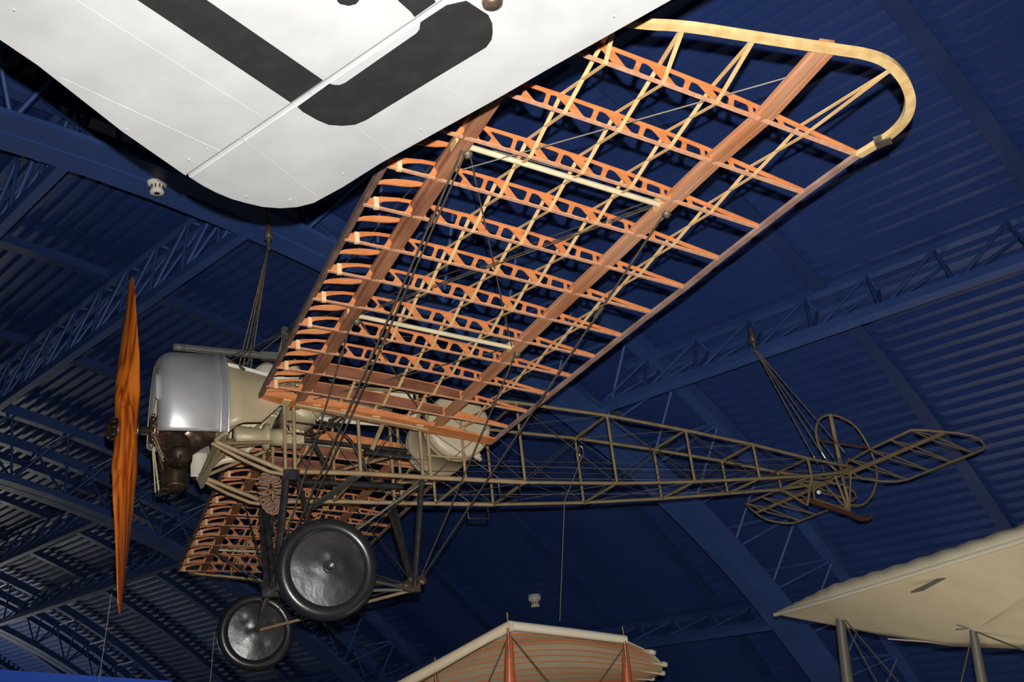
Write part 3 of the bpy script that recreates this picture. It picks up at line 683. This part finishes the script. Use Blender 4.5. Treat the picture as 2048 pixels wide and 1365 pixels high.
# ---------- undercarriage
J = V((.943, 0, -1.12)); Kp = V((1.963, 0, -1.154)); HUB = {-1: V((1.05, -1.16, -1.222)), 1: V((1.05, 1.16, -1.222))}
m_ = MB(); m_.beam(J + V((-.05, 0, -.02)), J + V((.09, 0, -.02)), .06, .05); uc = m_.build('undercarriage', M['blk'], AP)
for s in (-1, 1):
    MB().tube([V((.99, s * .40, -.44)), J + V((.03, 0, 0))], .026, 14).build('gear_strut', M['blk'], uc)
    MB().tube([V((1.96, s * .355, -.45)), Kp], .022, 12).build('gear_strut', M['blk'], uc)
    MB().beam(V((1.06, s * .40, -.42)), HUB[s] + V((0, -s * .05, 0)), .045, .018, (1, 0, 0)).build('shock_strut', M['blk'], uc)
    MB().tube([J, HUB[s]], .017, 10).build('axle_tube', M['gstrut'], uc)
    MB().tube([Kp, HUB[s]], .012, 10).build('radius_rod', M['tan'] if s > 0 else M['gstrut'], uc)
    if s > 0: MB().beam(V((1.92, s * .355, -.46)), V((1.93, 0, -1.03)), .045, .014, (1, 0, 0)).build('gear_strut', M['blk'], uc)
    if s > 0: MB().beam(J + V((0, s * .03, 0)), V((.97, s * .40, -.45)), .055, .014, (0, 1, 0)).build('gear_strut', M['blk'], uc)
MB().tube([Kp + V((0, 0, .0)), J + V((0, 0, -.01))], .012, 8).build('radius_rod', M['gstrut'], uc)
MB().tube([Kp + V((0, 0, .03)), J + V((.1, 0, .06))], .009, 8).build('radius_rod', M['gstrut'], uc)
m_ = MB(); m_.lathe(Kp + V((-.06, -.03, .02)), (0, -1, 0), [(0, .001), (0, .04), (.02, .04), (.02, .001)], 14); m_.lathe(Kp + V((.05, -.03, .06)), (0, -1, 0), [(0, .001), (0, .035), (.02, .035), (.02, .001)], 14); m_.box(Kp + V((0, 0, .03)), (.08, .06, .10)); m_.build('cable_pulley', M['hub'], uc)
m_ = MB(); m_.tube([V((.93, -.08, -.58)), V((.86, -.1, -.66)), V((.84, -.1, -.72)), V((.87, -.09, -.78))], .03, 10)
for s in (-1, 1):
    # bungee coil on the lower front cross tube
    c = V((.93, s * .30, -.50))
for k in range(26):
    pass
m_ = MB(); c0 = V((.97, .03, -.43))
pts = []
for i in range(240):
    t = i / 240 * 2 * math.pi; ce2 = V((.075 * math.cos(t), 0.10 * math.cos(t), .12 * math.sin(t))); ra = .034
    ph = t * 22; rd = ce2.normalized(); up_ = V((1, -.3, 0)).normalized()
    pts.append(c0 + ce2 + rd * ra * math.cos(ph) + up_ * ra * math.sin(ph))
m_.tube(pts, .009, 6, closed=True); m_.build('bungee_coil', M['cage'], uc)
def wheel(s):
    c = V((1.05, s * 1.213, -1.222)); Ro, rt = .298, .046
    mb = MB(); n = 64; vs = []; m = 16
    for i in range(n):
        t = 2 * math.pi * i / n
        for k in range(m):
            u = 2 * math.pi * k / m; rr_ = Ro - rt + rt * math.cos(u); vs.append(c + V((math.cos(t) * rr_, rt * 1.0 * math.sin(u), math.sin(t) * rr_)))
    mb.add(vs, [[i * m + k, ((i + 1) % n) * m + k, ((i + 1) % n) * m + (k + 1) % m, i * m + (k + 1) % m] for i in range(n) for k in range(m)], 0, True)
    w = mb.build('wheel', M['tyre'], AP)
    w['label'] = 'black disc wheel'
    for sd in (-1, 1):
        # dented cone cover
        mb = MB(); rings = 14; vs = []; nn = 48
        rnd = random.Random(3 + s * 5 + sd)
        bumps = [(rnd.uniform(.05, .2), rnd.uniform(0, 6.28), rnd.uniform(-.009, .009), rnd.uniform(.025, .05)) for _ in range(12)]
        for i in range(rings + 1):
            r = .222 * i / rings
            for k in range(nn):
                t = 2 * math.pi * k / nn; x, z = r * math.cos(t), r * math.sin(t); d = .026 + .026 * (1 - r / .222) + .003 * math.sin(3 * t + s) * r / .222
                for br, bt, bh, bw in bumps:
                    dd = (x - br * math.cos(bt)) ** 2 + (z - br * math.sin(bt)) ** 2; d += bh * math.exp(-dd / bw ** 2) * (1 - (r / .222) ** 4)
                vs.append(c + V((x, sd * d, z)))
        mb.add(vs, [[i * nn + k, (i + 1) * nn + k, (i + 1) * nn + (k + 1) % nn, i * nn + (k + 1) % nn] for i in range(rings) for k in range(nn)], 0, True)
        mb.build('wheel_cover', M['disc'], w)
        m_ = MB(); m_.lathe(c, (0, sd, 0), [(.0, .236), (.024, .232), (.028, .222), (.020, .216)], 56); m_.build('rim', M['blk'], w)
        m_ = MB(); m_.lathe(c, (0, sd, 0), [(.03, .036), (.066, .034), (.070, .026), (.064, .022), (.064, .001)], 20); m_.build('hub_cap', M['disc'], w)
wheel(-1); wheel(1)

# ---------- tail
tz = lambda x: -.30 - .293 * (x - 6.05)
def elevator(s):
    O = [(6.10, .15), (5.90, .30), (5.864, .645), (5.858, .907), (5.854, 1.165), (5.95, 1.235), (6.13, 1.345), (6.24, 1.38), (6.33, 1.372), (6.42, 1.325), (6.469, 1.262), (6.478, 1.136), (6.476, .9), (6.48, .62), (6.484, .374), (6.45, .27), (6.36, .18), (6.205, .11)]
    pts = [V((x, s * y, tz(x))) for x, y in O]
    m_ = MB(); m_.tube(pts, .010, 8, closed=True); e = m_.build('elevator', M['olive'], AP)
    MB().tube([V((6.06, s * .12, tz(6.06))), V((6.06, s * 1.29, tz(6.06)))], [.022, .016], 12).build('tail_spar', M['olive'], e)
    for y in (.37, .645, .905, 1.155):
        for zz in (.022, -.022):
            MB().tube([V((5.866, s * y, tz(5.866))), V((6.08, s * y, tz(6.08) + zz)), V((6.476, s * y, tz(6.476)))], .0065, 6).build('tail_rib', M['olive'], e)
elevator(-1); elevator(1)
O = [(6.04, -.24), (5.97, -.17), (5.93, -.09), (5.912, -.025), (5.903, .05), (5.907, .12), (5.93, .18), (5.97, .235), (6.023, .272), (6.08, .292), (6.134, .297), (6.20, .29), (6.281, .262), (6.35, .225), (6.403, .178), (6.45, .10), (6.483, .02), (6.505, -.06), (6.52, -.15), (6.518, -.22), (6.50, -.30), (6.47, -.36), (6.431, -.42), (6.38, -.48), (6.314, -.53), (6.26, -.555), (6.20, -.566), (6.10, -.56)]
m_ = MB(); m_.tube([V((x, 0, z)) for x, z in O], .011, 8); ru = m_.build('rudder', M['olive'], AP)
MB().tube([(6.125, 0, .297), (6.09, 0, -.60)], [.020, .014], 12).build('rudder_post', M['tan'], ru)
MB().tube([(5.912, 0, .047), (6.475, 0, -.015)], .011, 8).build('rudder_bar', M['skid'], ru)
MB().tube([(6.10, 0, -.30), (6.50, 0, -.32)], .009, 8).build('rudder_bar', M['olive'], ru)
m_ = MB(); pts = [V((5.61, 0, -.50)), V((5.85, 0, -.57)), V((6.08, 0, -.64)), V((6.20, 0, -.69)), V((6.27, 0, -.69)), V((6.31, 0, -.66))]
m_.sweep(pts, [(-.015, -.018), (.015, -.018), (.015, .014), (-.015, .014)], V((0, 0, 1))); sk = m_.build('tail_skid', M['skid'], AP)
for s in (-1, 1): MB().tube([fb(5.56, s), V((5.63, 0, -.56))], .010, 8).build('skid_strut', M['olive'], sk); MB().tube([fb(6.03, s), V((6.08, 0, -.62))], .009, 8).build('skid_strut', M['olive'], sk)
MB().tube([fb(5.56, -1), V((5.72, 0, -.50)), V((6.08, 0, -.61))], .011, 8).build('skid_strut', M['olive'], sk)
MB().tube([V((5.62, 0, -.55)), V((5.70, 0, -.43)), V((5.72, 0, -.36))], .008, 8).build('skid_strut', M['wire'], sk)
MB().tube([V((6.03, .02, -.28)), V((6.09, .02, -.60))], .012, 8).build('skid_strut', M['olive'], sk)
m_ = MB(); d = (CAM - V((0, 0, Z0)) - V((5.7, -.03, -.447))); m_.lathe((5.70, -.10, -.47), (-.35, -.85, -.38), [(0, .001), (0, .019), (.003, .019), (.003, .001)], 20)
m_.build('identity_tag', M['plastic'], sk)
for s in (-1, 1):   # control horns
    m_ = MB(); m_.tube([V((6.0, s * .12, -.30)), V((6.0, s * .12, -.16))], .008, 6); m_.tube([V((6.0, s * .12, -.30)), V((6.0, s * .12, -.42))], .008, 6); m_.build('control_horn', M['wire'], fz)

# ---------- cabane and rigging
cab = V((1.08, 0, .80))
m_ = MB()
for s in (-1, 1): m_.tube([V((.98, s * .30, .33)), cab], .014, 8); m_.tube([V((1.35, s * .30, .31)), cab], .012, 8)
m_.lathe(cab, (0, 0, 1), [(-.04, .03), (.03, .03), (.05, .02), (.05, .001)], 12)
cb = m_.build('cabane_frame', M['gstrut'], AP)
def rig(a, b, r=.004, m='wire', name='rigging_wire', par=None, sag=0):
    a, b = V(a), V(b); c = (a + b) / 2 + V((0, 0, -sag)); MB().tube([a, c, b] if sag else [a, b], r, 5).build(name, M[m], par or cb)
for at_, s in ((atP, -1), (atS, 1)):
    for kf in (4.55, 9.75):
        rig(cab, at_(kf, .152, .09), .004); rig(cab, at_(kf, .735, .08), .004)
    for kf in (4.55, 9.75):
        a = at_(kf, .152, .0); rig(a, J + V((0, s * .03, .02)), .0055); rig(a + V((.02, 0, 0)), J + V((.04, s * .03, .02)), .0045) if kf > 5 else None
        b = at_(kf, .735, .0); rig(b, Kp + V((.02, s * .03, .03)), .0055)
        rig(a.lerp(J, .10), a.lerp(J, .115), .012); rig(b.lerp(Kp, .18), b.lerp(Kp, .20), .012)
rig(cab, (.60, -.30, .44), .005); rig(cab + V((0, -.03, .02)), (.64, -.32, .42), .004)
rig((.60, -.33, .43), (.72, -.38, .33), .012)
rig((.60, .30, .44), cab, .004)
rig((1.05, 1.1, -1.2), (1.96, .0, -1.12), .003); rig((1.05, -1.1, -1.2), (1.96, .0, -1.12), .003)
rig((.98, .4, -.45), (1.05, -1.1, -1.2), .003); rig((.98, -.4, -.45), (1.05, 1.1, -1.2), .003)
rig((1.96, .35, -.46), (1.2, -.9, -1.17), .003); rig((1.96, -.35, -.46), (1.05, 1.1, -1.2), .0035)
for s in (-1, 1):
    rig(atP(0, .735, 0) if s < 0 else atS(0, .735, 0), fb(2.6, s), .003, 'wirel')

# ================================================================== SUSPENSION CABLES
def W3(p): return V(p) + V((0, 0, Z0))
hf = V((.97, 0, 1.66 + Z0)); g = 'cables carrying the monoplane'
mb = MB(); top = V((.99, .0, 1.80 + Z0))
def hanger(name, top, ends, label, r=.006):
    t = empty(name, top, label, 'cable', g)
    m_ = MB(); m_.lathe((0, 0, 0), (0, 0, -1), [(-.08, .012), (-.02, .022), (.0, .03), (.05, .028), (.06, .015), (.14, .014), (.15, .02), (.17, .001)], 10)
    m_.box((0, 0, -.06), (.06, .04, .02)); m_.build('hook', M['wire'], t)
    for e in ends:
        b = V(e) - top; m_ = MB(); m_.tube([V((0, 0, -.12)), b], r, 6); m_.build('cable', M['wire'], t)
        u = b.normalized(); m_ = MB(); m_.tube([b - u * .10, b - u * .02], .007, 8); m_.build('turnbuckle', M['chrome'], t)
    m_ = MB(); m_.tube([V((0, 0, .06)), V((0, 0, .0))], .01, 6); m_.build('shackle', M['chrome'], t)
    return t
hanger('suspension_cable', hf, [W3((.668, -.41, -.075)), W3((.75, .30, .47)), W3((.85, .28, .46)), W3((.69, .41, -.07))], 'hook and dark cables holding the nose, above the aluminium cowling', .007)
hanger('suspension_cable', V((5.42, 0, 1.05 + Z0)), [W3((5.90, -.06, -.16)), W3((5.90, .06, -.16)), W3((6.12, -.08, -.10)), W3((6.12, .08, -.10))], 'hook and thin cables holding the tail, left of the rudder', .006)
# hoist chains up to the roof
def line(name, a, b, r, m, label, cat='cable'):
    o = MB().tube([V((0, 0, 0)), V(b) - V(a)], r, 6).build(name, M[m]); o.location = a; return tag(o, label, cat)
line('hoist_rod', hf + V((0, 0, .07)), hf + V((0, 0, .75)), .012, 'cage', 'short rusty hoist rod between the nose hook and the roof', 'rod')
# carabiner and tether through the rear fuselage
t = empty('tether_cable', (3.42, 0.0, 3.95), 'thin cable with a bright carabiner passing down through the rear fuselage', 'cable')
a = V((3.55, .05, .08 + Z0)) - t.location; c1 = V((3.46, .0, -.10 + Z0)) - t.location; b = V((3.40, .29, -.44 + Z0)) - t.location; e = V((3.13, .09, 2.53)) - t.location
MB().tube([a, c1 + V((0, 0, .04))], .004, 6).build('strop', M['wire'], t)
m_ = MB(); m_.tube([c1 + V((.022 * math.sin(q), 0, .05 * math.cos(q))) for q in [i * math.pi / 8 for i in range(16)]], .005, 6, closed=True); m_.build('carabiner', M['chrome'], t)
MB().tube([c1 - V((0, 0, .05)), b, e], .003, 6).build('cable', M['wirel'], t)
line('hanging_wire', (.75, 1.3, 2.75), (.62, 1.3, 1.2), .0025, 'wirel', 'faint thin wire hanging below the small wheel', 'wire')
line('hanging_wire', (-.05, .3, 2.9), (-.14, .3, 1.9), .0025, 'wirel', 'faint thin wire below the propeller tip', 'wire')

# ================================================================== PALE BIPLANE WING (lower right)
def biplane():
    off = V((5.46, .54, 2.54))
    t = empty('fabric_wing', off, 'off-white fabric covered wing with grey struts at the lower right', 'wing')
    F = [V((5.462, .537, 2.54)), V((5.20, -.55, 2.50)), V((4.95, -1.75, 2.475)), V((4.69, -2.866, 2.452)), V((4.442, -3.696, 2.422)), V((4.1, -4.8, 2.38))]
    B = [V((5.50, .50, 2.525)), V((5.874, -.166, 2.255)), V((5.915, -.9, 2.05)), V((5.827, -1.66, 1.935)), V((5.654, -2.553, 1.85)), V((5.4, -3.6, 1.76))]
    n = 40; m = 16; vs = []
    def lerp_l(L_, f):
        x = f * (len(L_) - 1); i = min(int(x), len(L_) - 2); return L_[i].lerp(L_[i + 1], x - i)
    for i in range(n + 1):
        f = (i / n) ** 1.2; a = lerp_l(F, f); b = lerp_l(B, f); w = (b - a); up = V((0.0, .1, 1)).normalized(); ch = w.length
        rib = .5 + .5 * math.cos(i / n * 2 * math.pi * 20)
        for k in range(m):
            u = k / (m - 1)
            vs.append(a + w * u + up * (-.0 + .02 * ch * math.sin(math.pi * u)))
        for k in range(m):
            u = 1 - k / (m - 1)
            h_ = .155 * min(1, ch * 1.2) * u ** .28 * (1 - u) ** .8 * 1.6 * (1 - .10 * rib)
            vs.append(a + w * u - w * .02 * (1 - u) + up * (.015 + h_))
    mm = 2 * m
    fs = [[i * mm + k, i * mm + (k + 1) % mm, (i + 1) * mm + (k + 1) % mm, (i + 1) * mm + k] for i in range(n) for k in range(mm)]
    fs += [list(range(mm)), [n * mm + k for k in range(mm)]]
    mb = MB(); mb.add([v - off for v in vs], fs, 0, True); wgm = mb.build('wing_panel', M['canvas2'], t)
    m_ = MB(); m_.tube([lerp_l(F, i / 20) - off + V((0, 0, .0)) for i in range(21)], .018, 8); m_.build('leading_edge', M['ivory'], wgm)
    m_ = MB(); m_.tube([V(p) - off for p in ((5.66, -.09, 2.39), (5.80, -.7, 2.28), (5.70, -1.381, 2.115), (5.45, -2.2, 2.12), (5.2, -3.1, 2.14))], .004, 6); m_.build('seam', M['ivory'], wgm)
    m_ = MB(); m_.tube([V(p) - off for p in ((5.9, -.30, 2.19), (5.89, -.9, 2.075), (5.70, -1.381, 2.105), (5.1, -2.6, 2.19))], .006, 6); m_.build('seam', M['ivory'], wgm)
    for (p, q, r0, r1) in (((5.63, -.10, 2.46), (5.60, .0, 1.55), .03, .055), ((5.697, -1.381, 2.12), (5.69, -1.30, 1.35), .024, .05)):
        m_ = MB(); m_.tube([V(p) - off, V(p).lerp(V(q), .15) - off, V(q) - off], [r0, r0 * 1.3, r1], 12); st = m_.build('strut', M['gstrut'], t)
        m_ = MB(); m_.beam(V(p) - off + V((-.1, .05, .01)), V(p) - off + V((.1, -.05, .0)), .05, .006); m_.build('foot_plate', M['gstrut'], st)
    for p, q in (((5.63, -.10, 2.44), (5.6, -.9, 1.5)), ((5.63, -.10, 2.44), (5.6, -.55, 1.5)), ((5.697, -1.381, 2.11), (5.7, -.95, 1.5)), ((5.697, -1.381, 2.11), (5.6, -2.3, 1.7))):
        m_ = MB(); m_.tube([V(p) - off, V(q) - off], .006, 5); m_.build('bracing_wire', M['wire'], t)
    m_ = MB(); m_.plate([(-.2, -.05), (.14, .045), (.2, .04), (-.1, -.06)], [], lambda x, y, o_: V((5.05, -1.75 - x * 1.1, 2.415 + y * .5 + o_)) - off + V((.25 * -y, 0, -.01)), .01); m_.build('inspection_panel', M['gstrut'], wgm)
biplane()

# ================================================================== RIBBED CANVAS WING (bottom centre)
def canopy():
    off = V((2.79, .25, 2.54))
    t = empty('ribbed_wing', off, 'cream canvas wing with orange battens and varnished struts at the bottom centre', 'wing')
    L_ = [V((1.2, 2.0, 1.78)), V((2.195, 1.033, 2.253)), V((2.793, .247, 2.539))]; Rr = [V((2.793, .247, 2.539)), V((3.35, .37, 2.475)), V((3.899, .501, 2.409)), V((4.33, .84, 2.327)), V((4.614, 1.144, 2.245)), V((4.73, 1.40, 2.19)), V((4.80, 1.72, 2.17)), V((4.86, 2.1, 2.16))]
    # underside surface: loft from the left edge round to the right edge
    def lr(P_, f):
        x = f * (len(P_) - 1); i = min(int(x), len(P_) - 2); return P_[i].lerp(P_[i + 1], x - i)
    n, m = 24, 30; vs = []
    right = [Rr[2], Rr[3], Rr[4], Rr[5], Rr[6], Rr[7]]
    lo = list(reversed(L_))
    def surf(u, v):      # u 0 = front edge apex line, 1 = far back; v 0 = left, 1 = right
        a = lr(lo, u); b = lr(right, u); p = a.lerp(b, v); return p + V((0, 0, .14 * math.sin(math.pi * v) * min(1, u * 3 + .12)))
    for i in range(n + 1):
        for k in range(m + 1): vs.append(surf(i / n, k / m) - off)
    fs = [[i * (m + 1) + k, i * (m + 1) + k + 1, (i + 1) * (m + 1) + k + 1, (i + 1) * (m + 1) + k] for i in range(n) for k in range(m)]
    mb = MB(); mb.add(vs, fs, 0, True); c = mb.build('canvas', M['canvas'], t); sm = c.modifiers.new('thickness', 'SOLIDIFY'); sm.thickness = .008; sm.offset = 1
    for i in range(1, 13):
        u = i * .075; m_ = MB(); m_.tube([surf(u, (k / 20) * .96) - off + V((0, 0, -.012)) for k in range(21)], .0045, 6); m_.build('batten', M['batten'], c)
    MB().tube([V(p) - off for p in L_], .042, 14).build('edge_spar', M['canvas'], t)
    MB().tube([V(p) - off for p in Rr[:3]], [.036, .036, .034], 14).build('edge_spar', M['ivory'], t)
    for k, q in enumerate(right[1:]):
        o0 = right[k] ; m_ = MB(); inn = surf(min(1, (k + 1) / 5), .90) ; m_.tube([inn - off, q - off], [.004, .020], 8); m_.build('batten_pocket', M['canvas'], c)
        m_ = MB(); m_.lathe(q - off, (q - inn), [(-.01, .024), (.03, .026), (.03, .001)], 10); m_.build('batten_cap', M['ivory'], c)
    for (p, q) in (((2.777, .26, 2.50), (2.73, .33, 1.7)), ((3.896, .507, 2.375), (3.86, .57, 1.6)), ((2.396, .911, 2.27), (2.386, .93, 1.7))):
        p, q = V(p), V(q); m_ = MB(); m_.tube([p - off, p.lerp(q, .12) - off, p.lerp(q, .5) - off, q - off], [.012, .030, .045, .05], 12); st = m_.build('strut', M['strut'], t)
        m_ = MB(); m_.tube([p - off + V((-.02, -.035, .02)), p.lerp(q, .25) - off + V((-.018, -.042, 0))], .010, 8); m_.tube([p - off + V((0, 0, .0)), p - off + V((0, 0, .14))], .010, 8); m_.build('strut_fitting', M['hub'], st)
    for p, q in (((2.777, .26, 2.48), (3.35, .5, 1.9)), ((2.777, .26, 2.48), (2.55, .7, 1.85)), ((3.896, .507, 2.36), (3.45, .6, 1.9)), ((2.777, .26, 2.50), (1.3, 2.0, 1.74))):
        m_ = MB(); m_.tube([V(p) - off, V(q) - off], .005, 5); m_.build('bracing_wire', M['wire'], t)
canopy()
